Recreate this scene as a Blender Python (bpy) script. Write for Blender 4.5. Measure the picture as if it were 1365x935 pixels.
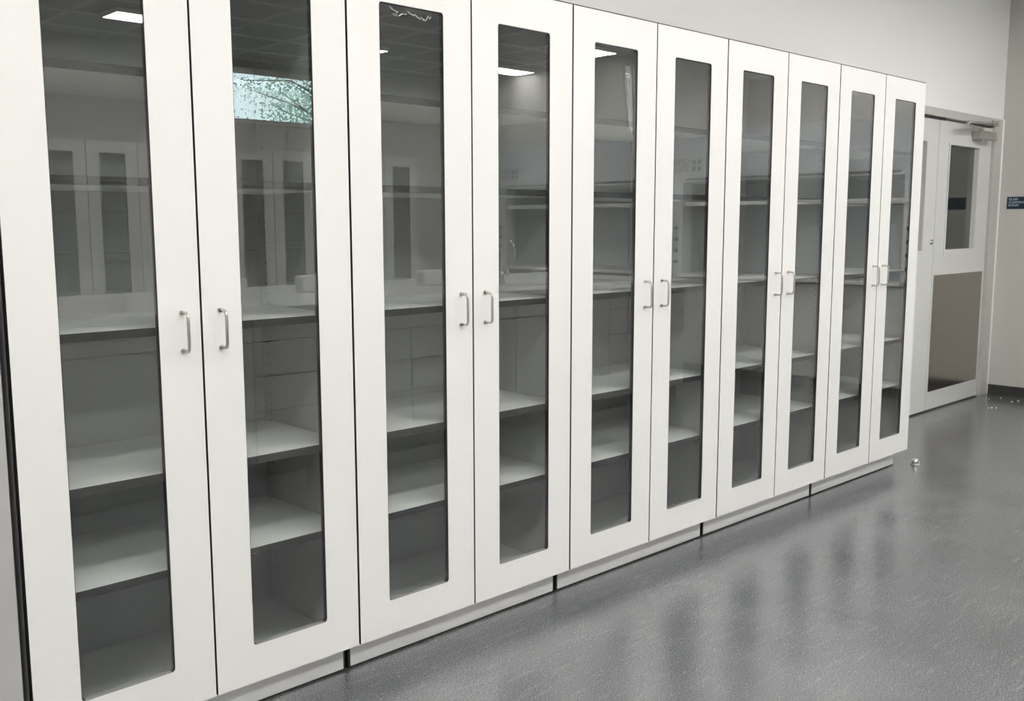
import bpy, bmesh, math, random
from mathutils import Vector, Matrix

random.seed(7)
for o in list(bpy.data.objects):
    bpy.data.objects.remove(o)
scn = bpy.context.scene
COL = scn.collection
PI = math.pi

# ------------------------------------------------------------------ camera
cam_d = bpy.data.cameras.new('camera')
cam = bpy.data.objects.new('camera', cam_d)
COL.objects.link(cam)
yaw, pit, rol = 0.7627, -0.1300, -0.0014
cy_, sy_, cp_, sp_ = math.cos(yaw), math.sin(yaw), math.cos(pit), math.sin(pit)
fwd = Vector((sy_ * cp_, cy_ * cp_, sp_))
r0 = Vector((cy_, -sy_, 0)); u0 = r0.cross(fwd)
rgt = r0 * math.cos(rol) + u0 * math.sin(rol)
upv = -r0 * math.sin(rol) + u0 * math.cos(rol)
cam.matrix_world = Matrix(((rgt.x, upv.x, -fwd.x, -0.6735), (rgt.y, upv.y, -fwd.y, -2.3176),
                           (rgt.z, upv.z, -fwd.z, 1.3474), (0, 0, 0, 1)))
cam_d.sensor_width = 36.0
cam_d.lens = 1302.96 / 1365 * 36.0
cam_d.clip_start = 0.02
cam_d.clip_end = 200
scn.camera = cam

# ------------------------------------------------------------------ light and exposure
LIGHT_POWER = 30.0          # emission strength of the ceiling light diffusers
SKY_STRENGTH = 8.0
scn.view_settings.view_transform = 'Standard'
scn.view_settings.look = 'None'
scn.view_settings.gamma = 1.0
scn.view_settings.use_curve_mapping = False
scn.view_settings.exposure = -0.10

world = bpy.data.worlds.new('sky')
scn.world = world
world.use_nodes = True
wn = world.node_tree.nodes; wl = world.node_tree.links
wn.clear()
wo = wn.new('ShaderNodeOutputWorld'); wb = wn.new('ShaderNodeBackground')
wt = wn.new('ShaderNodeTexCoord'); wsep = wn.new('ShaderNodeSeparateXYZ'); wr = wn.new('ShaderNodeValToRGB')
wl.new(wt.outputs['Generated'], wsep.inputs[0]); wl.new(wsep.outputs['Z'], wr.inputs[0])
wr.color_ramp.elements[0].position = 0.0; wr.color_ramp.elements[0].color = (0.80, 0.93, 0.95, 1)
wr.color_ramp.elements[1].position = 0.8; wr.color_ramp.elements[1].color = (0.45, 0.72, 0.95, 1)
wl.new(wr.outputs[0], wb.inputs[0]); wb.inputs[1].default_value = SKY_STRENGTH
wl.new(wb.outputs[0], wo.inputs[0])

# ------------------------------------------------------------------ main measures (metres)
P = 0.457                 # door pitch of the tall cabinets
W2 = 2 * P                # cabinet width
ZB, ZT = 0.101, 2.0736    # underside and top of doors
GB, GT = 0.2067, 1.9664   # glass opening
GA = 0.1113               # stile width
CEIL = 3.05
WB = 0.61                 # back wall plane
XR = 7.33                 # right wall
XL = -3.2
YF = -7.1                 # opposite wall


# ------------------------------------------------------------------ materials
def mat(name, col, rough=0.5, metal=0.0, spec=0.5, emis=None, estr=0.0, coat=0.0):
    m = bpy.data.materials.new(name); m.use_nodes = True
    b = m.node_tree.nodes['Principled BSDF']
    b.inputs['Base Color'].default_value = (*col, 1)
    b.inputs['Roughness'].default_value = rough
    b.inputs['Metallic'].default_value = metal
    b.inputs['Specular IOR Level'].default_value = spec
    b.inputs['Coat Weight'].default_value = coat
    if emis:
        b.inputs['Emission Color'].default_value = (*emis, 1)
        b.inputs['Emission Strength'].default_value = estr
    return m


def noise_tint(m, col, amp=0.04, scale=3.0, bump=0.0, bscale=200.0, rough_var=0.0):
    """slow colour variation plus fine bump"""
    nt = m.node_tree; n = nt.nodes; l = nt.links
    b = n['Principled BSDF']
    tc = n.new('ShaderNodeTexCoord')
    nz = n.new('ShaderNodeTexNoise'); nz.inputs['Scale'].default_value = scale; nz.inputs['Detail'].default_value = 5
    l.new(tc.outputs['Object'], nz.inputs['Vector'])
    r = n.new('ShaderNodeValToRGB')
    r.color_ramp.elements[0].position = 0.3; r.color_ramp.elements[1].position = 0.7
    r.color_ramp.elements[0].color = tuple(max(0, c * (1 - amp)) for c in col) + (1,)
    r.color_ramp.elements[1].color = tuple(min(1, c * (1 + amp)) for c in col) + (1,)
    l.new(nz.outputs['Fac'], r.inputs[0]); l.new(r.outputs[0], b.inputs['Base Color'])
    if bump:
        n2 = n.new('ShaderNodeTexNoise'); n2.inputs['Scale'].default_value = bscale; n2.inputs['Detail'].default_value = 2
        l.new(tc.outputs['Object'], n2.inputs['Vector'])
        bp = n.new('ShaderNodeBump'); bp.inputs['Strength'].default_value = bump; bp.inputs['Distance'].default_value = 0.002
        l.new(n2.outputs['Fac'], bp.inputs['Height']); l.new(bp.outputs[0], b.inputs['Normal'])
    return m


M = {}
M['laminate'] = noise_tint(mat('white_laminate', (.72, .713, .695), 0.38), (.72, .713, .695), .015, 2.0, 0.05, 500)
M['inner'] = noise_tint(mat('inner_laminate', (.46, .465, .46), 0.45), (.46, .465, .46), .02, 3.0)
M['shelf'] = noise_tint(mat('shelf_laminate', (.80, .80, .78), 0.45), (.80, .80, .78), .02, 5.0)
M['black'] = mat('black_core', (.012, .012, .012), 0.5)
M['rubber'] = mat('black_gasket', (.015, .015, .015), 0.55)
M['ledge'] = mat('lit_ledge', (.33, .33, .32), 0.4)  # bottom of the black rim, light from above put into the colour
M['steel'] = mat('brushed_steel', (.62, .59, .56), 0.28, 1.0)
M['chrome'] = mat('chrome', (.82, .82, .82), 0.08, 1.0)
M['plinth'] = noise_tint(mat('plinth_laminate', (.80, .80, .785), 0.4), (.80, .80, .785), .02, 3.0)
M['graypanel'] = noise_tint(mat('grey_panel_paint', (.40, .395, .39), 0.45), (.40, .395, .39), .05, 1.5, .1, 350)
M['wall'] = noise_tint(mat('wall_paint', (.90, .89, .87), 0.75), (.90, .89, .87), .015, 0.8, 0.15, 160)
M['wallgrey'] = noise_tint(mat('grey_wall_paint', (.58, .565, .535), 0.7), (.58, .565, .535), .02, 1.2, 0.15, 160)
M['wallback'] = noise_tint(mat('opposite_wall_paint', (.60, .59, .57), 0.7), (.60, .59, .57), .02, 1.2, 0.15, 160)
M['tile'] = noise_tint(mat('ceiling_tile_board', (.38, .385, .38), 0.9), (.38, .385, .38), .06, 60.0, .4, 300)
M['tbar'] = mat('ceiling_grid_paint', (.95, .95, .94), 0.4)
M['diffuser'] = mat('light_diffuser', (.9, .9, .9), 0.5, emis=(1.0, .975, .94), estr=LIGHT_POWER)
M['diffuser_dim'] = mat('light_diffuser_dim', (.9, .9, .9), 0.5, emis=(1.0, .975, .94), estr=LIGHT_POWER * .9)
M['cove'] = noise_tint(mat('cove_base_rubber', (.045, .045, .045), 0.35), (.045, .045, .045), .2, 12.0)
M['doorpaint'] = noise_tint(mat('door_paint', (.68, .68, .66), 0.4), (.68, .68, .66), .02, 1.5, .05, 300)
M['framepaint'] = noise_tint(mat('frame_paint', (.55, .54, .515), 0.42), (.55, .54, .515), .02, 1.5, .05, 300)
M['kick'] = noise_tint(mat('stainless_kick', (.42, .39, .35), 0.17, 1.0), (.42, .39, .35), .05, 30.0, .05, 400)
M['closer'] = mat('closer_aluminium', (.50, .48, .45), 0.38, 0.85)
M['navy'] = mat('navy_sign', (.006, .022, .055), 0.45)
M['signtext'] = mat('sign_lettering', (.55, .66, .72), 0.5)
M['darktext'] = mat('dark_print', (.03, .035, .035), 0.6)
M['worktop'] = noise_tint(mat('worktop_resin', (.50, .50, .49), 0.35), (.50, .50, .49), .03, 20)
M['base'] = noise_tint(mat('base_cabinet_laminate', (.52, .52, .51), 0.45), (.52, .52, .51), .02, 3)
M['white'] = mat('white_plastic', (.82, .82, .80), 0.35)
M['hood'] = noise_tint(mat('hood_enamel', (.70, .73, .76), 0.35), (.70, .73, .76), .02, 2)
M['hoodliner'] = mat('hood_liner', (.30, .30, .29), 0.5)
M['bark'] = noise_tint(mat('bark', (.12, .085, .06), 0.9), (.12, .085, .06), .3, 20)
M['leaf'] = noise_tint(mat('leaf', (.42, .58, .42), 0.6), (.42, .58, .42), .4, 1.6)
M['grass'] = noise_tint(mat('lawn', (.10, .17, .05), 0.9), (.10, .17, .05), .3, 3)
M['dark'] = mat('dark_room_paint', (.10, .10, .095), 0.8)
M['scrap'] = mat('white_scrap', (.85, .85, .83), 0.6)


def glass_mat(name, ior, tint, dirt=0.0, speckle=0.0):
    """thin pane: clear transmission mixed with mirror reflection by Fresnel, right on both faces"""
    m = bpy.data.materials.new(name); m.use_nodes = True
    nt = m.node_tree; n = nt.nodes; l = nt.links; n.clear()
    out = n.new('ShaderNodeOutputMaterial')
    tr = n.new('ShaderNodeBsdfTransparent'); tr.inputs[0].default_value = (*tint, 1)
    gl = n.new('ShaderNodeBsdfGlossy'); gl.inputs['Roughness'].default_value = 0.0
    geo = n.new('ShaderNodeNewGeometry')
    mx = n.new('ShaderNodeMapRange')
    mx.inputs[3].default_value = ior; mx.inputs[4].default_value = 1.0 / ior
    l.new(geo.outputs['Backfacing'], mx.inputs[0])
    fr = n.new('ShaderNodeFresnel'); l.new(mx.outputs[0], fr.inputs['IOR'])
    mix = n.new('ShaderNodeMixShader')
    l.new(fr.outputs[0], mix.inputs[0]); l.new(tr.outputs[0], mix.inputs[1]); l.new(gl.outputs[0], mix.inputs[2])
    last = mix
    if dirt:
        tc = n.new('ShaderNodeTexCoord')
        mp = n.new('ShaderNodeMapping'); mp.inputs['Scale'].default_value = (9, 9, 2.2)
        l.new(tc.outputs['Object'], mp.inputs[0])
        nz = n.new('ShaderNodeTexNoise'); nz.inputs['Scale'].default_value = 1.6; nz.inputs['Detail'].default_value = 8
        nz.inputs['Roughness'].default_value = .62
        l.new(mp.outputs[0], nz.inputs['Vector'])
        r = n.new('ShaderNodeMapRange'); r.inputs[1].default_value = .45; r.inputs[2].default_value = .8
        r.inputs[3].default_value = dirt * .25; r.inputs[4].default_value = dirt
        l.new(nz.outputs['Fac'], r.inputs[0])
        # tiny dust specks
        vo = n.new('ShaderNodeTexVoronoi'); vo.inputs['Scale'].default_value = 55
        l.new(tc.outputs['Object'], vo.inputs['Vector'])
        lt = n.new('ShaderNodeMath'); lt.operation = 'LESS_THAN'; lt.inputs[1].default_value = .035
        l.new(vo.outputs['Distance'], lt.inputs[0])
        ml = n.new('ShaderNodeMath'); ml.operation = 'MULTIPLY'; ml.inputs[1].default_value = speckle
        l.new(lt.outputs[0], ml.inputs[0])
        ad = n.new('ShaderNodeMath'); ad.operation = 'ADD'
        l.new(r.outputs[0], ad.inputs[0]); l.new(ml.outputs[0], ad.inputs[1])
        df = n.new('ShaderNodeBsdfDiffuse'); df.inputs[0].default_value = (.8, .8, .8, 1)
        m2 = n.new('ShaderNodeMixShader')
        l.new(ad.outputs[0], m2.inputs[0]); l.new(mix.outputs[0], m2.inputs[1]); l.new(df.outputs[0], m2.inputs[2])
        last = m2
    l.new(last.outputs[0], out.inputs[0])
    return m


M['glass'] = glass_mat('cabinet_glass', 1.85, (.965, .98, .975), .010, .22)
M['film'] = glass_mat('peeling_film', 1.5, (.9, .9, .9), .38, .3)
M['clear'] = glass_mat('window_glass', 1.5, (.97, .99, .985))
M['doorglass'] = glass_mat('door_glass', 1.8, (.70, .72, .70))


def floor_mat():
    m = mat('speckled_rubber_floor', (.15, .155, .16), .3)
    nt = m.node_tree; n = nt.nodes; l = nt.links; b = n['Principled BSDF']
    tc = n.new('ShaderNodeTexCoord')
    # soft cloudy tone
    n1 = n.new('ShaderNodeTexNoise'); n1.inputs['Scale'].default_value = 2.6; n1.inputs['Detail'].default_value = 6
    l.new(tc.outputs['Object'], n1.inputs['Vector'])
    r1 = n.new('ShaderNodeValToRGB')
    r1.color_ramp.elements[0].position = .3; r1.color_ramp.elements[0].color = (.104, .110, .117, 1)
    r1.color_ramp.elements[1].position = .7; r1.color_ramp.elements[1].color = (.146, .152, .160, 1)
    l.new(n1.outputs['Fac'], r1.inputs[0])
    # fine grain
    n2 = n.new('ShaderNodeTexNoise'); n2.inputs['Scale'].default_value = 190; n2.inputs['Detail'].default_value = 3
    l.new(tc.outputs['Object'], n2.inputs['Vector'])
    r2 = n.new('ShaderNodeMapRange'); r2.inputs[1].default_value = .3; r2.inputs[2].default_value = .7
    r2.inputs[3].default_value = .45; r2.inputs[4].default_value = 1.55
    l.new(n2.outputs['Fac'], r2.inputs[0])
    mu = n.new('ShaderNodeVectorMath'); mu.operation = 'SCALE'
    l.new(r1.outputs[0], mu.inputs[0]); l.new(r2.outputs[0], mu.inputs['Scale'])
    # pale flecks
    vo = n.new('ShaderNodeTexVoronoi'); vo.inputs['Scale'].default_value = 75
    l.new(tc.outputs['Object'], vo.inputs['Vector'])
    lt = n.new('ShaderNodeMath'); lt.operation = 'LESS_THAN'; lt.inputs[1].default_value = .115
    l.new(vo.outputs['Distance'], lt.inputs[0])
    sep = n.new('ShaderNodeSeparateColor'); l.new(vo.outputs['Color'], sep.inputs[0])
    g2 = n.new('ShaderNodeMath'); g2.operation = 'GREATER_THAN'; g2.inputs[1].default_value = .72
    l.new(sep.outputs[0], g2.inputs[0])
    fm = n.new('ShaderNodeMath'); fm.operation = 'MULTIPLY'
    l.new(lt.outputs[0], fm.inputs[0]); l.new(g2.outputs[0], fm.inputs[1])
    # long pale scuffs
    mp = n.new('ShaderNodeMapping'); mp.inputs['Rotation'].default_value = (0, 0, .5); mp.inputs['Scale'].default_value = (5, 34, 1)
    l.new(tc.outputs['Object'], mp.inputs[0])
    n3 = n.new('ShaderNodeTexNoise'); n3.inputs['Scale'].default_value = 1.6; n3.inputs['Detail'].default_value = 9
    n3.inputs['Roughness'].default_value = .7; n3.inputs['Distortion'].default_value = .6
    l.new(mp.outputs[0], n3.inputs['Vector'])
    r3 = n.new('ShaderNodeMapRange'); r3.inputs[1].default_value = .54; r3.inputs[2].default_value = .86
    r3.inputs[3].default_value = 0; r3.inputs[4].default_value = .35
    l.new(n3.outputs['Fac'], r3.inputs[0])
    mxm = n.new('ShaderNodeMath'); mxm.operation = 'MAXIMUM'
    l.new(fm.outputs[0], mxm.inputs[0]); l.new(r3.outputs[0], mxm.inputs[1])
    mc = n.new('ShaderNodeMix'); mc.data_type = 'RGBA'
    l.new(mxm.outputs[0], mc.inputs[0]); l.new(mu.outputs[0], mc.inputs[6])
    mc.inputs[7].default_value = (.45, .455, .46, 1)
    l.new(mc.outputs[2], b.inputs['Base Color'])
    # orange-peel relief
    n4 = n.new('ShaderNodeTexNoise'); n4.inputs['Scale'].default_value = 130; n4.inputs['Detail'].default_value = 2
    l.new(tc.outputs['Object'], n4.inputs['Vector'])
    bp = n.new('ShaderNodeBump'); bp.inputs['Strength'].default_value = .42; bp.inputs['Distance'].default_value = .0018
    l.new(n4.outputs['Fac'], bp.inputs['Height']); l.new(bp.outputs[0], b.inputs['Normal'])
    rr = n.new('ShaderNodeMapRange'); rr.inputs[1].default_value = .3; rr.inputs[2].default_value = .7
    rr.inputs[3].default_value = .11; rr.inputs[4].default_value = .17
    l.new(n1.outputs['Fac'], rr.inputs[0]); l.new(rr.outputs[0], b.inputs['Roughness'])
    b.inputs['Specular IOR Level'].default_value = 1.0
    b.inputs['IOR'].default_value = 1.62
    return m


M['floor'] = floor_mat()


# ------------------------------------------------------------------ mesh helpers
class MB:
    def __init__(self):
        self.bm = bmesh.new()

    def box(self, x0, x1, y0, y1, z0, z1, mi=0, faces=None):
        """faces: dict like {'-y': material index} for single sides"""
        vs = [self.bm.verts.new(p) for p in ((x0, y0, z0), (x1, y0, z0), (x1, y1, z0), (x0, y1, z0),
                                             (x0, y0, z1), (x1, y0, z1), (x1, y1, z1), (x0, y1, z1))]
        for k, q in (('-z', (3, 2, 1, 0)), ('+z', (4, 5, 6, 7)), ('-y', (0, 1, 5, 4)), ('+x', (1, 2, 6, 5)),
                     ('+y', (2, 3, 7, 6)), ('-x', (3, 0, 4, 7))):
            f = self.bm.faces.new([vs[i] for i in q])
            f.material_index = faces.get(k, mi) if faces else mi
        return self

    def cyl(self, c, axis, r, h, n=16, r2=None, mi=0, smooth=True):
        """solid of revolution from c along unit axis, length h"""
        a = Vector(axis).normalized(); c = Vector(c)
        t = a.orthogonal().normalized(); b = a.cross(t)
        if r2 is None: r2 = r
        lo = []; hi = []
        for i in range(n):
            an = 2 * PI * i / n; d = t * math.cos(an) + b * math.sin(an)
            lo.append(self.bm.verts.new(c + d * r)); hi.append(self.bm.verts.new(c + a * h + d * r2))
        for i in range(n):
            j = (i + 1) % n
            f = self.bm.faces.new((lo[i], lo[j], hi[j], hi[i])); f.material_index = mi; f.smooth = smooth
        f = self.bm.faces.new(lo[::-1]); f.material_index = mi
        f = self.bm.faces.new(hi); f.material_index = mi
        return self

    def tube(self, pts, r, n=10, mi=0, radii=None):
        pts = [Vector(p) for p in pts]
        rings = []
        tan0 = (pts[1] - pts[0]).normalized(); nrm = tan0.orthogonal().normalized()
        for i, p in enumerate(pts):
            if i == 0: t = pts[1] - pts[0]
            elif i == len(pts) - 1: t = pts[-1] - pts[-2]
            else: t = (pts[i + 1] - pts[i]).normalized() + (pts[i] - pts[i - 1]).normalized()
            t.normalize(); nrm = (nrm - t * nrm.dot(t)).normalized(); b = t.cross(nrm)
            rr = radii[i] if radii else r
            rings.append([self.bm.verts.new(p + (nrm * math.cos(2 * PI * k / n) + b * math.sin(2 * PI * k / n)) * rr) for k in range(n)])
        for a, b2 in zip(rings, rings[1:]):
            for k in range(n):
                f = self.bm.faces.new((a[k], a[(k + 1) % n], b2[(k + 1) % n], b2[k])); f.smooth = True; f.material_index = mi
        self.bm.faces.new(rings[0][::-1]).material_index = mi
        self.bm.faces.new(rings[-1]).material_index = mi
        return self

    def lathe(self, c, prof, n=24, mi=0):
        """prof: list of (radius, z), first and last may be on the axis"""
        rings = []
        for r, z in prof:
            if r < 1e-6: rings.append([self.bm.verts.new((c[0], c[1], c[2] + z))])
            else: rings.append([self.bm.verts.new((c[0] + r * math.cos(2 * PI * k / n), c[1] + r * math.sin(2 * PI * k / n), c[2] + z)) for k in range(n)])
        for a, b in zip(rings, rings[1:]):
            for k in range(n):
                j = (k + 1) % n
                q = [a[0] if len(a) == 1 else a[k]] + ([] if len(a) == 1 else [a[j]]) + ([b[0]] if len(b) == 1 else [b[j], b[k]])
                f = self.bm.faces.new(q); f.smooth = True; f.material_index = mi
        return self

    def ring_panel(self, outer, inner, y0, y1, mi_face=0, mi_out=0, mi_in=0, inner_side=True):
        """slab in the xz plane from y0 to y1 with a hole; outer/inner are lists of (x,z)"""
        bm = self.bm
        layers = []
        for y in (y0, y1):
            vo = [bm.verts.new((x, y, z)) for x, z in outer]; vi = [bm.verts.new((x, y, z)) for x, z in inner]
            ed = [bm.edges.new((v[i], v[(i + 1) % len(v)])) for v in (vo, vi) for i in range(len(v))]
            g = bmesh.ops.triangle_fill(bm, use_beauty=True, edges=ed)
            for f in g['geom']:
                if isinstance(f, bmesh.types.BMFace): f.material_index = mi_face
            layers.append((vo, vi))
        (ao, ai), (bo, bi) = layers
        for a, b, mi, on in ((ao, bo, mi_out, True), (ai, bi, mi_in, inner_side)):
            if not on: continue
            for i in range(len(a)):
                j = (i + 1) % len(a)
                f = bm.faces.new((a[i], a[j], b[j], b[i])); f.material_index = mi
        return self

    def build(self, name, mats, parent=None, bevel=0.0, recalc=False):
        if recalc: bmesh.ops.recalc_face_normals(self.bm, faces=self.bm.faces)
        me = bpy.data.meshes.new(name); self.bm.to_mesh(me); self.bm.free()
        for m in (mats if isinstance(mats, (list, tuple)) else [mats]): me.materials.append(M[m] if isinstance(m, str) else m)
        o = bpy.data.objects.new(name, me); COL.objects.link(o)
        if parent: o.parent = parent
        if bevel:
            b = o.modifiers.new('bevel', 'BEVEL'); b.width = bevel; b.segments = 2; b.limit_method = 'ANGLE'
        return o


def B(name, mats, parent, *a, bevel=0.0, **k):
    return MB().box(*a, **k).build(name, mats, parent, bevel)


def empty(name, loc=(0, 0, 0), rz=0.0, parent=None):
    o = bpy.data.objects.new(name, None); COL.objects.link(o)
    o.location = loc; o.rotation_euler = (0, 0, rz); o.empty_display_size = .1
    if parent: o.parent = parent
    return o


def tag(o, label, cat, group=None, kind=None):
    o['label'] = label; o['category'] = cat
    if group: o['group'] = group
    if kind: o['kind'] = kind
    return o


def structure(o, label=None, cat=None):
    o['kind'] = 'structure'
    if label: o['label'] = label
    if cat: o['category'] = cat
    return o


def kids(o):
    return [c for c in list(COL.objects) if c.parent == o]


def copy_tree(o, parent=None):
    c = o.copy(); COL.objects.link(c); c.parent = parent
    for ch in kids(o): copy_tree(ch, c)
    return c


def shared(src, name, parent, loc=(0, 0, 0), rz=0.0):
    c = src.copy(); c.name = name; COL.objects.link(c); c.parent = parent; c.location = loc; c.rotation_euler = (0, 0, rz)
    return c


def rrect(x0, x1, z0, z1, r, n=5):
    pts = []
    for cx, cz, a0 in ((x1 - r, z0 + r, -PI / 2), (x1 - r, z1 - r, 0), (x0 + r, z1 - r, PI / 2), (x0 + r, z0 + r, PI)):
        for i in range(n):
            a = a0 + PI / 2 * i / (n - 1)
            pts.append((cx + r * math.cos(a), cz + r * math.sin(a)))
    return pts


def text_mesh(name, body, size, mat_, parent, matrix, extrude=.0006, align='LEFT', spacing=1.0):
    cu = bpy.data.curves.new(name, 'FONT'); cu.body = body; cu.size = size; cu.extrude = extrude
    cu.align_x = align; cu.space_line = spacing; cu.resolution_u = 2
    t = bpy.data.objects.new(name, cu); COL.objects.link(t)
    bpy.context.view_layer.update()
    dg = bpy.context.evaluated_depsgraph_get()
    me = bpy.data.meshes.new_from_object(t.evaluated_get(dg))
    bpy.data.objects.remove(t)
    me.materials.clear(); me.materials.append(M[mat_]); me.transform(matrix)
    o = bpy.data.objects.new(name, me); COL.objects.link(o); o.parent = parent
    return o


# ------------------------------------------------------------------ the room
def setting():
    structure(B('floor', 'floor', None, XL - .1, XR + .1, YF - .1, 2.1, -.12, 0),
              'grey speckled rubber floor with soft sheen', 'floor')
    # opening of the double door in the back wall
    ox0, ox1, oz = 5.42, 7.175, 2.07
    w = MB()
    w.box(XL - .1, ox0, WB, WB + .14, 0, CEIL + .1)
    w.box(ox0, ox1, WB, WB + .14, oz, CEIL + .1)
    w.box(ox1, XR + .1, WB, WB + .14, 0, CEIL + .1)
    structure(w.build('wall_back', 'wall'), 'white painted wall above and behind the cabinets', 'wall')
    structure(B('wall_right', 'wallgrey', None, XR, XR + .12, YF - .1, WB, 0, CEIL + .1),
              'grey beige painted wall to the right of the double door', 'wall')
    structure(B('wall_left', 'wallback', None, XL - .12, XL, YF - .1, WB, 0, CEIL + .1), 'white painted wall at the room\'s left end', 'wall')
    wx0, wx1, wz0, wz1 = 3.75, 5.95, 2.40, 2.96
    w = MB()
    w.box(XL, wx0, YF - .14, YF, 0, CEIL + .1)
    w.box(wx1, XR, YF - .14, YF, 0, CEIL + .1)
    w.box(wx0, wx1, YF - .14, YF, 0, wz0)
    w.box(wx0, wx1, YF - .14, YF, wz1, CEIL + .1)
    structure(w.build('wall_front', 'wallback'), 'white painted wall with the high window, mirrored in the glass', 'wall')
    win = structure(empty('window_1', (wx0, YF, wz0)), 'high strip window with trees outside, mirrored in the second glass door', 'window')
    wwid, whei = wx1 - wx0, wz1 - wz0
    f = MB()
    f.box(0, wwid, -.10, -.04, 0, .03); f.box(0, wwid, -.10, -.04, whei - .05, whei)
    f.box(0, .04, -.10, -.04, .03, whei - .05); f.box(wwid - .04, wwid, -.10, -.04, .03, whei - .05)
    f.build('window_frame', 'closer', win)
    B('window_pane', 'clear', win, .04, wwid - .04, -.073, -.067, .03, whei - .05)
    B('window_head', 'black', win, -.04, wwid + .04, -.03, .02, whei - .01, whei + .055)
    B('window_blind', 'closer', win, .04, wwid - .04, -.036, -.031, whei - .075, whei - .012)
    B('window_sill', 'wall', win, -.03, wwid + .03, -.04, .03, -.02, 0.0)
    # baseboards
    structure(B('baseboard_right', 'cove', None, XR - .012, XR - .0005, -.08, WB - .002, 0, .078), 'dark rubber cove base along the grey wall', 'baseboard')
    structure(B('baseboard_front', 'cove', None, XL, XR - .85, YF + .0005, YF + .012, 0, .078))
    # ceiling
    c = structure(empty('ceiling', (0, 0, CEIL)), 'suspended ceiling of grey tiles in a white grid', 'ceiling')
    B('ceiling_slab', 'dark', c, XL - .1, XR + .1, YF - .1, WB + .12, .06, .12)
    s = .66
    xs = [3.065 + s * k for k in range(-10, 8)]
    ys = [-4.76 - s * k for k in range(-9, 5)]
    xs = [XL] + [x for x in xs if XL + .05 < x < XR - .05] + [XR]
    ys = [YF] + sorted(y for y in ys if YF + .05 < y < WB - .05) + [WB]
    g = MB()
    for x in xs[1:-1]: g.box(x - .017, x + .017, YF, WB, -.001, .012)
    for i in range(len(xs) - 1):
        for y in ys[1:-1]:
            g.box(xs[i] + (.017 if i else 0), xs[i + 1] - .017, y - .017, y + .017, -.001, .012)
    g.build('ceiling_grid', 'tbar', c)
    cache = {}
    for i in range(len(xs) - 1):
        for j in range(len(ys) - 1):
            a, b2, d, e = xs[i] + .006, xs[i + 1] - .006, ys[j] + .006, ys[j + 1] - .006
            key = (round(b2 - a, 3), round(e - d, 3))
            if key not in cache:
                cache[key] = B('ceiling_tile', 'tile', c, 0, b2 - a, 0, e - d, .013, .030)
                cache[key].location = (a, d, 0)
            else:
                shared(cache[key], 'ceiling_tile', c, (a, d, 0))
    return c


def ceiling_lights():
    t = empty('ceiling_light')
    f = MB()
    L, H = .95, .34
    f.box(-L / 2, L / 2, -H / 2, -H / 2 + .02, -.035, -.002); f.box(-L / 2, L / 2, H / 2 - .02, H / 2, -.035, -.002)
    f.box(-L / 2, -L / 2 + .02, -H / 2 + .02, H / 2 - .02, -.035, -.002); f.box(L / 2 - .02, L / 2, -H / 2 + .02, H / 2 - .02, -.035, -.002)
    f.box(-L / 2 + .02, L / 2 - .02, -H / 2 + .02, H / 2 - .02, -.008, -.0015)
    f.build('housing', 'tbar', t)
    B('diffuser', 'diffuser', t, -L / 2 + .02, L / 2 - .02, -H / 2 + .02, H / 2 - .02, -.037, -.018)
    spots = [(-2.45, -1.55, 'over the front aisle, at the room\'s left end'), (-1.15, -1.55, 'over the front aisle, second from the left end'),
             (.15, -1.55, 'over the front aisle, before the first glass cabinet'), (1.45, -1.55, 'over the front aisle, before the second glass cabinet'),
             (2.75, -1.55, 'over the front aisle, before the middle glass cabinet'), (4.05, -1.55, 'over the front aisle, before the last glass cabinet'),
             (5.35, -1.55, 'over the front aisle, second nearest the double door'), (6.6, -1.55, 'over the front aisle, nearest the double door'),
             (-1.15, -3.35, 'over the island, beyond its left end'), (.15, -3.35, 'over the island, second from the left'),
             (1.45, -3.35, 'over the island, third from the left'), (2.75, -3.35, 'over the island, third from the right'),
             (4.05, -3.35, 'over the island, second from the right'), (5.35, -3.35, 'over the island\'s right end'),
             (6.70, -4.35, 'over the far fume hood, mirrored in the fifth glass door'),
             (3.075, -5.8, 'before the opposite cabinets, mirrored in the first glass door'),
             (4.97, -5.8, 'before the opposite cabinets, mirrored in the third glass door'),
             (6.84, -5.8, 'in the far corner, mirrored in the fourth glass door'),
             (1.2, -5.8, 'before the opposite cabinets, leftmost')]
    back = [min(i for i, q in enumerate(spots) if q[1] < -4)]
    for i, (x, y, w) in enumerate(spots):
        o = t if i == 0 else copy_tree(t)
        o.location = (x, y, CEIL)
        if x in (4.97, 6.70): o.scale = (.66, 1, 1)
        if y < -4 and i == back[0]:
            d2 = [k for k in kids(o) if k.name.startswith('diffuser')][0]; d2.data = d2.data.copy(); d2.data.materials[0] = M['diffuser_dim']; back.append(d2.data)
        elif y < -4:
            [k for k in kids(o) if k.name.startswith('diffuser')][0].data = back[1]
        tag(o, 'long white ceiling light ' + w, 'ceiling light', 'ceiling lights')


# ------------------------------------------------------------------ tall glass-door cabinets
SHELVES = (1.716, 1.457, 1.092, .7225, .4695)
BACKY = .478


def handle_mesh(parent, x, name='handle'):
    h = MB()
    z0, z1, out, r = 1.031, 1.127, -.034, .0042
    pts = [(x, 0, z0)]
    rc = .012
    for i in range(5):
        a = PI / 2 * i / 4
        pts.append((x, out + rc - rc * math.sin(a), z0 + rc - rc * math.cos(a)))
    for i in range(5):
        a = PI / 2 * i / 4
        pts.append((x, out + rc - rc * math.cos(a), z1 - rc + rc * math.sin(a)))
    pts.append((x, 0, z1))
    h.tube(pts, r, 10)
    h.cyl((x, 0, z0), (0, -1, 0), .0062, .003, 12); h.cyl((x, 0, z1), (0, -1, 0), .0062, .003, 12)
    o = h.build(name, 'steel', parent)
    o['label'] = 'brushed steel wire pull'
    return o


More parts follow.
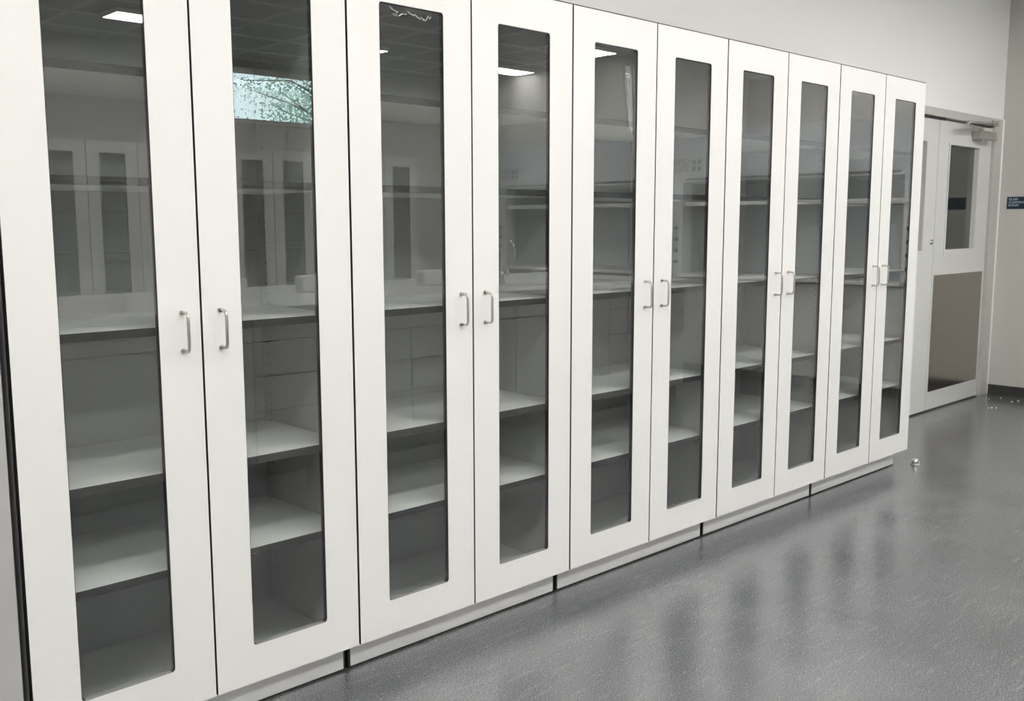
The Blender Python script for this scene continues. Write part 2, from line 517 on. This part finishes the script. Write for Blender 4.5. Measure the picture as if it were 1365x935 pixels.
def make_tall_cabinet():
    root = empty('storage_cabinet')
    # carcass (y=0 is the door front, doors .02 thick)
    t = .019
    y0, y1 = .0215, WB - .004
    c = MB()
    for x0 in (.002, W2 - t - .002 + .0):
        c.box(x0, x0 + t, y0, y1, ZB, ZT - .004, 0, {'-y': 1})
    c.box(.002 + t, W2 - t - .002, y0, y1, ZT - .004 - t, ZT - .004, 0, {'-y': 1})
    c.box(.002 + t, W2 - t - .002, y0, y1, ZB, ZB + t, 0, {'-y': 1})
    c.box(.002 + t, W2 - t - .002, BACKY, BACKY + .012, ZB + t, ZT - .004 - t)
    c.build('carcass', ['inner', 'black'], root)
    # shelf-pin holes (32 mm rows): tiny black discs set on the side panels
    pins = MB()
    z = .20
    while z < 1.92:
        for y in (.075, .436):
            pins.cyl((W2 - t - .002 - .0004, y, z), (-1, 0, 0), .0026, .0004, 6)
            pins.cyl((.002 + t + .0004, y, z), (1, 0, 0), .0026, .0004, 6)
        z += .032
    p = pins.build('shelf_pin_hole', 'black', root); p['kind'] = 'stuff'; p['label'] = 'rows of small black shelf-pin holes'
    sh0 = None
    for zt in SHELVES:
        if sh0 is None:
            sh = MB().box(.002 + t + .001, W2 - t - .003, .028, BACKY - .002, -.021, 0, 0, {'-y': 1, '+x': 1, '-x': 1}).build('shelf', ['shelf', 'black'], root)
            sh.location = (0, 0, zt); sh0 = sh
        else:
            shared(sh0, 'shelf', root, (0, 0, zt))
    # shelf clips at the back corners
    cl = MB()
    for zt in SHELVES:
        for x in (.002 + t + .0015, W2 - t - .002 - .0135):
            cl.box(x, x + .012, .43, .445, zt + .0002, zt + .006)
            cl.box(x, x + .012, .062, .074, zt - .027, zt - .0212)
    cl.build('shelf_clip', 'steel', root)['kind'] = 'stuff'
    # plinth
    pl = MB().box(.013, W2 - .013, .072, .09, .006, ZB - .0005).build('plinth', 'plinth', root)
    B('plinth_base', 'black', root, .005, W2 - .005, .0745, .60, 0, ZB - .0006)
    B('top_shadow_line', 'black', root, .001, W2 - .001, .001, WB - .004, ZT + .0004, ZT + .004)  # black strip added for the dark line of shadow and edge above the doors
    B('door_seal', 'black', root, P - .012, P + .012, .0203, .0215, ZB + .02, ZT - .025)  # black strip added as the shade in the gap between the doors
    # two doors
    for k in range(2):
        dx0, dx1 = (.0035, P - .0028) if k == 0 else (P + .0028, W2 - .0035)
        gx0, gx1 = (GA, P - GA) if k == 0 else (P + GA, W2 - GA)
        inner = rrect(gx0, gx1, GB, GT, .009)
        d = MB().ring_panel([(dx0, ZB), (dx1, ZB), (dx1, ZT), (dx0, ZT)], inner, 0, .016, 0, 1, 1, False).build('door', ['laminate', 'black'], root, recalc=True)
        # black rim lining the cut-out (bottom ledge coloured lighter, as lit from above)
        rim = MB()
        ou = rrect(gx0, gx1, GB, GT, .009); inn = rrect(gx0 + .0014, gx1 - .0014, GB + .0014, GT - .0014, .0078)
        rim.ring_panel(ou, inn, .0002, .0159, 0, 0, 0)
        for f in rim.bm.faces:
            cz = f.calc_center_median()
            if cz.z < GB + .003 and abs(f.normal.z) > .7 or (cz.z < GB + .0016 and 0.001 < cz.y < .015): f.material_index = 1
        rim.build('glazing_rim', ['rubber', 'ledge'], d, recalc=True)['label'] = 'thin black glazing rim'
        B('glass_pane', 'glass', d, gx0 + .0016, gx1 - .0016, .003, .0041, GB + .0016, GT - .0016)
        handle_mesh(d, P - .051 if k == 0 else P + .051)
        # hinges on the outer side
        hx = .002 + t if k == 0 else W2 - t - .002
        sgn = 1 if k == 0 else -1
        for hz in (.195, .785, 1.375, 1.88):
            h = MB()
            a, b2 = sorted((hx + sgn * .0003, hx + sgn * .005))
            h.box(a, b2, .055, .085, hz - .018, hz + .018)
            a, b2 = sorted((hx + sgn * .0003, hx + sgn * .014))
            h.box(a, b2, .0205, .055, hz - .008, hz + .008)
            h.build('hinge', 'closer', d)
    return root


def cabinets():
    c0 = make_tall_cabinet()
    names = ['first glass-door cabinet from the left, next to the plain grey panel, tallest in view',
             'second white glass-door cabinet from the left, its top corner just leaving the frame',
             'middle white glass-door cabinet, third from either end of the row',
             'second-last white glass-door cabinet of the row, left of the one by the double door',
             'last white glass-door cabinet of the row, nearest the double door']
    for i, nm in enumerate(names):
        o = c0 if i == 0 else copy_tree(c0)
        o.location = (i * W2, 0, 0)
        tag(o, nm, 'cabinet', 'white glass-door cabinets along the wall')
    # dried glue traces on the third glass door, a peeling film strip on the fifth
    cabs = [o for o in COL.objects if o.name.startswith('storage_cabinet')]
    def door_of(ci, side):
        ds = [k for k in kids(cabs[ci]) if k.name.startswith('door') and 'seal' not in k.name]
        ds.sort(key=lambda k: min(v[0] for v in k.bound_box)); return ds[side]
    rng = random.Random(3); g = MB()
    for (xa, za, xb, zb) in ((1.063, 1.957, 1.093, 1.945), (1.075, 1.937, 1.125, 1.940), (1.125, 1.957, 1.150, 1.938), (1.150, 1.945, 1.187, 1.937), (1.187, 1.937, 1.215, 1.950)):
        n = 9; pts = []
        for i in range(n):
            u = i / (n - 1); pts.append((xa + (xb - xa) * u - W2 + rng.uniform(-.002, .002), .0022, za + (zb - za) * u + rng.uniform(-.005, .005)))
        g.tube(pts, .0007, 5)
    q = g.build('glue_trace', 'scrap', door_of(1, 0)); q['kind'] = 'stuff'; q['label'] = 'dried white glue traces'
    f = MB(); prof = [(2.101, 2.150, 1.905, .0026), (2.101, 2.153, 1.86, .0012), (2.108, 2.156, 1.80, .0020), (2.122, 2.158, 1.74, .0012), (2.129, 2.157, 1.69, .0022), (2.132, 2.156, 1.665, .0024)]
    prev = None
    for xa, xb, z, y in prof:
        c = [f.bm.verts.new((xx - 2 * W2, yy, z)) for xx, yy in ((xa, y), ((xa + xb) / 2, y - .001), (xb, y))]
        if prev:
            for k in range(2): f.bm.faces.new((prev[k], prev[k + 1], c[k + 1], c[k])).smooth = True
        prev = c
    q = f.build('film_strip', 'film', door_of(2, 0)); q['label'] = 'narrow strip of peeling clear film'
    so = q.modifiers.new('thick', 'SOLIDIFY'); so.thickness = .0002
    # opposite row, mirrored in the glass doors
    on = ['at its right end, nearest the fume hoods', 'second from the fume hoods', 'third from the fume hoods', 'fourth from the fume hoods',
          'fifth from the fume hoods', 'sixth from the fume hoods']
    for i, nm in enumerate(on):
        o = copy_tree(c0)
        o.location = (6.28 - i * W2, -6.49, 0); o.rotation_euler = (0, 0, PI)
        tag(o, 'glass-door cabinet of the opposite row seen mirrored, ' + nm, 'cabinet', 'glass-door cabinets of the opposite row')
    # plain grey cabinet at the extreme left
    g = empty('tall_cupboard', (-.77, .004, 0))
    tag(g, 'plain grey tall cupboard at the left edge, beside the first glass cabinet', 'cupboard')
    B('carcass', ['graypanel', 'black'], g, 0, .757, .022, WB - .008, .02, ZT, faces={'-y': 1})
    B('door', 'graypanel', g, .002, .755, 0, .020, .03, ZT, bevel=.002)
    B('plinth', 'black', g, .01, .745, .06, .55, 0, .0195)


# ------------------------------------------------------------------ double door and far wall
def double_door():
    d = structure(empty('door_1', (0, WB, 0)), 'white double door with narrow windows and steel kick plate, in the corner', 'door')
    x0, x1, zt = 5.42, 7.175, 2.07
    f = MB()
    fw = .082
    # flat steel frame, face slightly proud of the wall
    f.box(x1 - .035, x1 + .105, -.018, .13, 0, zt + .048)
    f.box(x0 - fw, x0 + .03, -.018, .13, 0, zt + .048)
    f.box(x0 + .03, x1 - .035, -.018, .13, zt - .008, zt + .048)
    f.build('door_frame', 'framepaint', d, bevel=.002)
    st = MB(); st.box(x1 - .043, x1 - .0355, .05, .12, 0, zt - .009); st.box(x0 + .031, x1 - .044, .052, .12, zt - .03, zt - .0085)
    st.build('door_stop', 'framepaint', d)
    tb = MB().box(x1 + .106, XR - .0005, -.012, -.0005, 0, zt + .055)
    tb.build('edge_bead', 'tbar', d)
    B('head_gap', 'black', d, x0 + .03, 6.285, -.004, .04, zt - .024, zt - .009)

    def leaf(xa, xb, win, name, kick, label):
        lz0, lz1 = .012, 2.045
        lf = MB().ring_panel([(xa, lz0), (xb, lz0), (xb, lz1), (xa, lz1)], rrect(win[0], win[1], win[2], win[3], .002, 2), .002, .068).build(name, 'doorpaint', d, recalc=True)
        lf['label'] = label
        bd = MB().ring_panel(rrect(win[0] - .018, win[1] + .018, win[2] - .045, win[3] + .018, .002, 2), rrect(win[0], win[1], win[2], win[3], .001, 2), -.004, .0018)
        bd.build('glazing_bead', 'doorpaint', lf, recalc=True)
        B('window_pane', 'doorglass', lf, win[0] + .0005, win[1] - .0005, .030, .035, win[2] + .0005, win[3] - .0005)
        if kick:
            k = B('kick_plate', 'kick', lf, kick[0], kick[1], -.0008, .0018, kick[2], kick[3]); k['label'] = 'brushed steel kick plate'
            sc = MB()
            n = 9
            for i in range(n):
                zz = kick[2] + .015 + (kick[3] - kick[2] - .03) * i / (n - 1)
                for xx in (kick[0] + .012, kick[1] - .012): sc.cyl((xx, -.0008, zz), (0, -1, 0), .0035, .001, 8)
            for i in range(1, 8):
                xx = kick[0] + .012 + (kick[1] - kick[0] - .024) * i / 8
                for zz in (kick[2] + .015, kick[3] - .015): sc.cyl((xx, -.0008, zz), (0, -1, 0), .0035, .001, 8)
            s = sc.build('kick_plate_screw', 'chrome', lf); s['kind'] = 'stuff'
        return lf
    leaf(5.454, 6.198, (5.86, 6.005, 1.153, 1.890), 'door_leaf', (5.50, 6.06, .145, .975) if False else None, 'left leaf, mostly hidden by the last cabinet')
    lf = leaf(6.204, 7.132, (6.386, 6.892, 1.153, 1.887), 'door_leaf', (6.230, 7.092, .143, .976), 'right leaf with the steel kick plate and closer')
    # lock cylinder on the meeting stile of the left leaf
    k = MB()
    k.cyl((6.150, .0018, 1.21), (0, -1, 0), .019, .010, 20); k.cyl((6.150, -.008, 1.21), (0, -1, 0), .013, .006, 20)
    k.box(6.1485, 6.1515, -.016, -.0142, 1.202, 1.218, 0)
    k.build('lock_cylinder', 'chrome', d)
    # closer: body, arm
    cb = MB()
    cb.box(6.755, 7.045, -.070, -.001, 1.945, 2.006)
    cb.build('closer_body', 'closer', d, bevel=.004)
    cc = MB(); cc.cyl((6.84, -.036, 1.945), (0, 0, -1), .016, .010, 16)
    cc.cyl((6.84, -.036, 2.006), (0, 0, 1), .014, .012, 16)
    cc.build('closer_spindle', 'chrome', d)
    a = MB()
    a.tube([(6.84, -.036, 2.014), (6.62, -.072, 2.016), (6.40, -.11, 2.018)], .010, 8, radii=[.012, .010, .008])
    a.cyl((6.40, -.11, 2.006), (0, 0, 1), .013, .040, 14)
    a.tube([(6.40, -.11, 2.036), (6.76, -.07, 2.058), (7.14, -.03, 2.080)], .0085, 8)
    a.build('closer_arm', 'closer', d)
    s = MB(); s.box(7.06, 7.19, -.026, -.0185, 2.062, 2.10); s.cyl((7.14, -.026, 2.08), (0, -1, 0), .009, .012, 12)
    s.build('closer_shoe', 'closer', d)
    # dark corridor behind the glass
    cw = MB(); cw.box(4.6, XR + .12, 2.0, 2.1, 0, 2.7); cw.box(4.5, 4.6, WB + .141, 2.1, 0, 2.7); cw.box(XR + .12, XR + .22, WB + .141, 2.1, 0, 2.7)
    structure(cw.build('wall_corridor', 'wallgrey'), 'dim corridor wall behind the double door', 'wall')
    structure(B('ceiling_corridor', 'tile', None, 4.5, XR + .22, WB + .141, 2.1, 2.7, 2.8), 'ceiling of the corridor behind the double door', 'ceiling')
    # sign on the grey wall
    sg = empty('room_sign', (XR - .0005, .545, 1.4475))
    tag(sg, 'navy room sign reading GLASS CLEANING ROOM on the grey wall', 'sign')
    MB().box(-.006, 0, -.30, 0, 0, .092).build('plate', 'navy', sg, bevel=.001)
    # faces -x: text right = -y, up = z
    mt = Matrix(((0, 0, -1, -.0065), (-1, 0, 0, -.012), (0, 1, 0, .0655), (0, 0, 0, 1)))
    text_mesh('lettering', 'GLASS\nCLEANING\nROOM', .0245, 'signtext', sg, mt, .0005, spacing=.95)


# ------------------------------------------------------------------ floor bits
def floor_bits():
    s = empty('door_stop', (4.652, -.012, 0))
    tag(s, 'small chrome dome floor stop beyond the last cabinet', 'door stop')
    MB().lathe((0, 0, 0), [(0, 0), (.024, 0), (.024, .006), (.0, .0061)], 24).build('base', 'closer', s)
    MB().lathe((0, 0, .0062), [(0, 0), (.019, 0), (.0195, .008), (.018, .018), (.013, .026), (.006, .030), (0, .031)], 24).build('dome', 'chrome', s)
    MB().box(.012, .030, -.012, .006, .0063, .016).build('bumper', 'white', s, bevel=.003)
    for i, (x, y) in enumerate(((7.185, .449), (7.079, .329), (7.145, .309), (6.719, .343), (6.745, .322), (6.70, .36), (7.085, .5))):
        m = MB(); r = .005 + .004 * random.random()
        n = 5
        lo = [m.bm.verts.new((r * math.cos(2 * PI * k / n) * random.uniform(.6, 1.2), r * math.sin(2 * PI * k / n) * random.uniform(.6, 1.2), 0)) for k in range(n)]
        hi = [m.bm.verts.new((v.co.x * .6, v.co.y * .6, .003 + .003 * random.random())) for v in lo]
        for k in range(n): m.bm.faces.new((lo[k], lo[(k + 1) % n], hi[(k + 1) % n], hi[k]))
        m.bm.faces.new(hi); m.bm.faces.new(lo[::-1])
        o = m.build('paper_scrap', 'scrap'); o.location = (x, y, 0)
        tag(o, 'tiny white scrap on the floor by the foot of the grey wall', 'scrap', 'white scraps on the floor')


# ------------------------------------------------------------------ island bench (mirrored in the glass)
IY0, IY1 = -2.20, -3.70


def island():
    edges = [-.05, .40, .86, 1.34, 1.81, 2.27, 2.83, 3.26, 3.69, 4.15, 4.61, 5.07, 5.5]
    kinds = 'fdfdfddfdfdf'
    kinds = ['drawer and door', 'four drawers', 'drawer and door', 'drawer and door', 'four drawers', 'four drawers', 'four drawers', 'drawer and door',
             'drawer and door', 'drawer and door', 'four drawers', 'drawer and door']
    ordw = ['first', 'second', 'third', 'fourth', 'fifth', 'sixth', 'seventh', 'eighth', 'ninth', 'tenth', 'eleventh', 'last']
    for i in range(len(edges) - 1):
        w = edges[i + 1] - edges[i]
        c = empty('base_cabinet', (edges[i], IY0, 0), 0)
        tag(c, '%s grey base cabinet of the island from the left end, %s' % (ordw[i], kinds[i]), 'cabinet', 'island base cabinets')
        # front faces +y
        B('carcass', 'dark', c, .001, w - .001, IY1 - IY0 + .001, -.021, .09, .884, faces=None)
        B('plinth', 'black', c, .001, w - .001, IY1 - IY0 + .05, -.07, 0, .0895)
        if kinds[i] == 'four drawers': zz = [(.095, .370, 'drawer'), (.370, .553, 'drawer'), (.553, .738, 'drawer'), (.738, .882, 'drawer')]
        else: zz = [(.095, .738, 'cupboard_door'), (.738, .882, 'drawer')]
        for a, b2, nm in zz:
            q = B(nm, 'base', c, .004, w - .004, -.020, 0, a + .0035, b2 - .0035, bevel=.001)
            if nm == 'drawer':
                zc = b2 - .07; xc = w / 2
                pts = [(xc - .05, 0, zc), (xc - .05, .024, zc), (xc - .042, .032, zc), (xc + .042, .032, zc), (xc + .05, .024, zc), (xc + .05, 0, zc)]
            else:
                zc = .62; xc = w - .05
                pts = [(xc, 0, zc), (xc, .024, zc), (xc, .032, zc + .008), (xc, .032, zc + .092), (xc, .024, zc + .1), (xc, 0, zc + .1)]
            MB().tube(pts, .004, 8).build('pull', 'steel', q)
    wt = MB().box(-.07, 5.53, IY1 - .02, IY0 + .025, .885, .917).build('worktop', 'worktop', None, bevel=.002)
    tag(wt, 'long grey worktop over the island base cabinets', 'worktop')
    # power pedestals
    for i, (x, w) in enumerate(((.55, 'near the island\'s left end'), (2.12, 'mirrored at the left of the second glass door'),
                                (2.66, 'mirrored at the right of the second glass door'), (3.62, 'nearest the water taps'))):
        p = empty('power_pedestal', (x, -3.0, .917))
        tag(p, 'small white socket box on the island, ' + w, 'socket box', 'socket boxes on the island')
        MB().box(-.08, .08, -.05, .05, 0, .105).build('housing', 'white', p, bevel=.008)
        for sx in (-1, 1):
            MB().box(*sorted((sx * .081, sx * .084)), -.036, .036, .02, .09).build('socket_plate', 'inner', p)
            z = MB()
            for zz in (.04, .07): z.box(*sorted((sx * .0841, sx * .0845)), -.012, -.006, zz - .008, zz + .008); z.box(*sorted((sx * .0841, sx * .0845)), .006, .012, zz - .008, zz + .008)
            z.build('socket_slot', 'black', p)['kind'] = 'stuff'
    # gooseneck laboratory taps with a cup sink
    for i, (x, w) in enumerate(((4.05, 'nearer the socket boxes'), (4.75, 'nearer the island\'s right end'))):
        t = empty('laboratory_tap', (x, -2.72, .917))
        tag(t, 'chrome gooseneck laboratory tap on the island, ' + w, 'tap', 'island taps')
        b = MB(); b.lathe((0, 0, 0), [(0, 0), (.028, 0), (.026, .01), (.016, .03), (.014, .10), (0, .101)], 16).build('base', 'chrome', t)
        pts = [(0, 0, .10), (0, 0, .24)]
        for k in range(1, 9):
            a = PI * k / 8
            pts.append((0, .065 - .065 * math.cos(a), .24 + .065 * math.sin(a)))
        pts += [(0, .13, .19)]
        MB().tube(pts, .008, 10).build('spout', 'chrome', t)
        for sx in (-1, 1):
            v = MB(); v.tube([(0, 0, .06), (sx * .06, 0, .06)], .009, 10); v.cyl((sx * .06, 0, .045), (0, 0, 1), .013, .045, 12)
            v.tube([(sx * .06 - .03, 0, .095), (sx * .06 + .03, 0, .095)], .005, 8); v.build('valve', 'chrome', t)
        s = tag(MB().ring_panel([(-.16, -.10), (.16, -.10), (.16, .10), (-.16, .10)], rrect(-.15, .15, -.09, .09, .03), 0, .004).build('cup_sink', 'closer', None, recalc=True),
                'steel rim of a small sink in the island worktop, ' + w, 'sink', 'island sinks')
        s.rotation_euler = (PI / 2, 0, 0); s.location = (x, -2.50, .922)


# ------------------------------------------------------------------ fume hoods along the grey wall (mirrored in the glass)
def fume_hood(y_near, y_far, label):
    """front faces -x at x=6.5; y_near > y_far (both negative)"""
    X = 6.5
    h = empty('fume_hood', (X, y_near, 0))
    L = y_near - y_far
    tag(h, label, 'fume hood', 'fume hoods')
    D = XR - X - .01
    b = MB(); b.box(.02, D, -L, 0, .09, .86); b.build('base_cabinet', 'base', h)
    B('plinth', 'black', h, .07, D, -L + .01, -.01, 0, .0895)
    n = 4
    for k in range(n):
        y0, y1 = -L + L * k / n + .003, -L + L * (k + 1) / n - .003
        q = B('base_door', 'base', h, 0, .0195, y0, y1, .10, .855)
        yy = y1 - .04 if k % 2 == 0 else y0 + .04
        MB().tube([(0, yy, .68), (-.03, yy, .685), (-.03, yy, .775), (0, yy, .78)], .004, 8).build('pull', 'steel', q)
    B('work_surface', 'worktop', h, .03, D, -L, 0, .861, .895)
    B('airfoil_sill', 'white', h, -.045, .028, -L + .1, -.1, .868, .898, bevel=.006)
    # side posts, liner, baffle
    for ya, yb in ((-L, -L + .12), (-.12, 0)):
        B('side_post', 'hood', h, 0, .14, ya, yb, .896, 1.70, bevel=.004)
        yc = (ya + yb) / 2
        v = MB()
        for z in (1.0, 1.10, 1.20, 1.30): v.cyl((-.0005, yc, z), (-1, 0, 0), .017, .03, 12)
        v.build('gas_valve', 'darktext', h)['kind'] = 'stuff'
        w = MB(); w.box(-.004, -.0005, yc - .035, yc + .035, 1.38, 1.52); w.build('control_plate', 'white', h)
    B('liner_side', 'hoodliner', h, .1405, D - .03, -L + .02, -L + .04, .896, 1.70)
    B('liner_side', 'hoodliner', h, .1405, D - .03, -.04, -.02, .896, 1.70)
    bf = MB(); bf.box(D - .03, D - .01, -L + .0405, -.0405, .896, 1.70); bf.box(D - .08, D - .05, -L + .05, -.05, 1.19, 1.23)
    bf.build('baffle', 'hood', h)
    # sash: glass with a bottom pull bar
    s = B('sash', 'clear', h, .05, .056, -L + .1205, -.1205, 1.53, 1.70)
    B('sash_bar', 'white', s, .03, .075, -L + .1205, -.1205, 1.49, 1.529, bevel=.005)
    # upper panel
    B('upper_panel', 'hood', h, 0, D, -L, 0, 1.701, 2.13, bevel=.004)
    B('vent_slot', 'dark', h, -.001, .0, -L + .15, -.15, 1.715, 1.735)
    # emblem: four leaf shapes around a cross, then two lines of print; viewer looks +x, right is -y
    em = MB()
    cy, cz, r = -.0, 0.0, .05
    ly = -L + .26
    for sy2 in (-1, 1):
        for sz in (-1, 1):
            prof = [(.005, .005), (.054, .014), (.044, .026), (.064, .044), (.040, .040), (.044, .064), (.026, .044), (.014, .054)]
            lo = [em.bm.verts.new((-.0012, ly + sy2 * a, 1.845 + sz * b2)) for a, b2 in prof]
            hi = [em.bm.verts.new((-.0001, v.co.y, v.co.z)) for v in lo]
            em.bm.faces.new(lo); em.bm.faces.new(hi[::-1])
            for k in range(len(lo)): em.bm.faces.new((lo[k], lo[(k + 1) % 8], hi[(k + 1) % 8], hi[k]))
    em.build('emblem', 'darktext', h, recalc=True)
    mt = Matrix(((0, 0, -1, -.0008), (-1, 0, 0, ly - .08), (0, 1, 0, 1.855), (0, 0, 0, 1)))
    text_mesh('lettering', 'ONEPOINTE\nSOLUTIONS', .072, 'darktext', h, mt, .0004, spacing=.85)
    return h


def hoods():
    # the emblem sits toward the viewer's left end; shift it per hood through its own ly
    fume_hood(-.85, -3.10, 'white fume hood nearer the double door, mirrored in the sixth to tenth glass doors')
    fume_hood(-3.15, -5.40, 'white fume hood with emblem, the far one, mirrored in the fourth and fifth glass doors')


# ------------------------------------------------------------------ outdoors beyond the high window
def outdoors():
    g = B('lawn', 'grass', None, -25, 35, -60, YF - .3, -.6, -.4)
    structure(g)
    g.name = 'floor_outdoor'
    for (tx, ty, hh, spread, lab) in ((10.0, -13.6, 3.3, 1.9, 'leafy green tree outside the high window, the nearer one'),
                                      (8.4, -18.0, 2.9, 1.6, 'leafy green tree outside the high window, the farther one')):
        t = empty('tree', (tx, ty, -.4))
        tag(t, lab, 'tree', 'trees outside the window')
        tr = MB(); tips = []
        tr.tube([(0, 0, 0), (.05, .03, hh * .5), (0, 0, hh), (.1, .05, hh + 1.6)], .1, 8, radii=[.14, .11, .08, .02])
        rng = random.Random(int(tx * 10))
        for k in range(26):
            a = rng.uniform(0, 2 * PI); z0 = hh * rng.uniform(.62, 1.25); ln = spread * rng.uniform(.5, 1.0)
            p0 = Vector((0, 0, z0)); p1 = p0 + Vector((math.cos(a) * ln * .5, math.sin(a) * ln * .5, .25 * ln)); p2 = p0 + Vector((math.cos(a) * ln, math.sin(a) * ln, .7 * ln * rng.uniform(.2, 1)))
            tr.tube([p0, p1, p2], .02, 5, radii=[.03, .018, .006]); tips += [p0.lerp(p1, .6), p1, p1.lerp(p2, .5), p2]
        tr.build('trunk', 'bark', t)
        lf = MB()
        for p in tips:
            for q in range(95):
                c = p + Vector((rng.gauss(0, .26), rng.gauss(0, .26), rng.gauss(0, .22)))
                d = Vector((rng.uniform(-1, 1), rng.uniform(-1, 1), rng.uniform(-1, 1))).normalized(); e = d.orthogonal().normalized()
                s = rng.uniform(.02, .038)
                lf.bm.faces.new([lf.bm.verts.new(c + d * s), lf.bm.verts.new(c + e * s * .5), lf.bm.verts.new(c - d * s), lf.bm.verts.new(c - e * s * .5)])
        lf.build('foliage', 'leaf', t)['kind'] = 'stuff'


setting()
ceiling_lights()
cabinets()
double_door()
floor_bits()
island()
hoods()
outdoors()
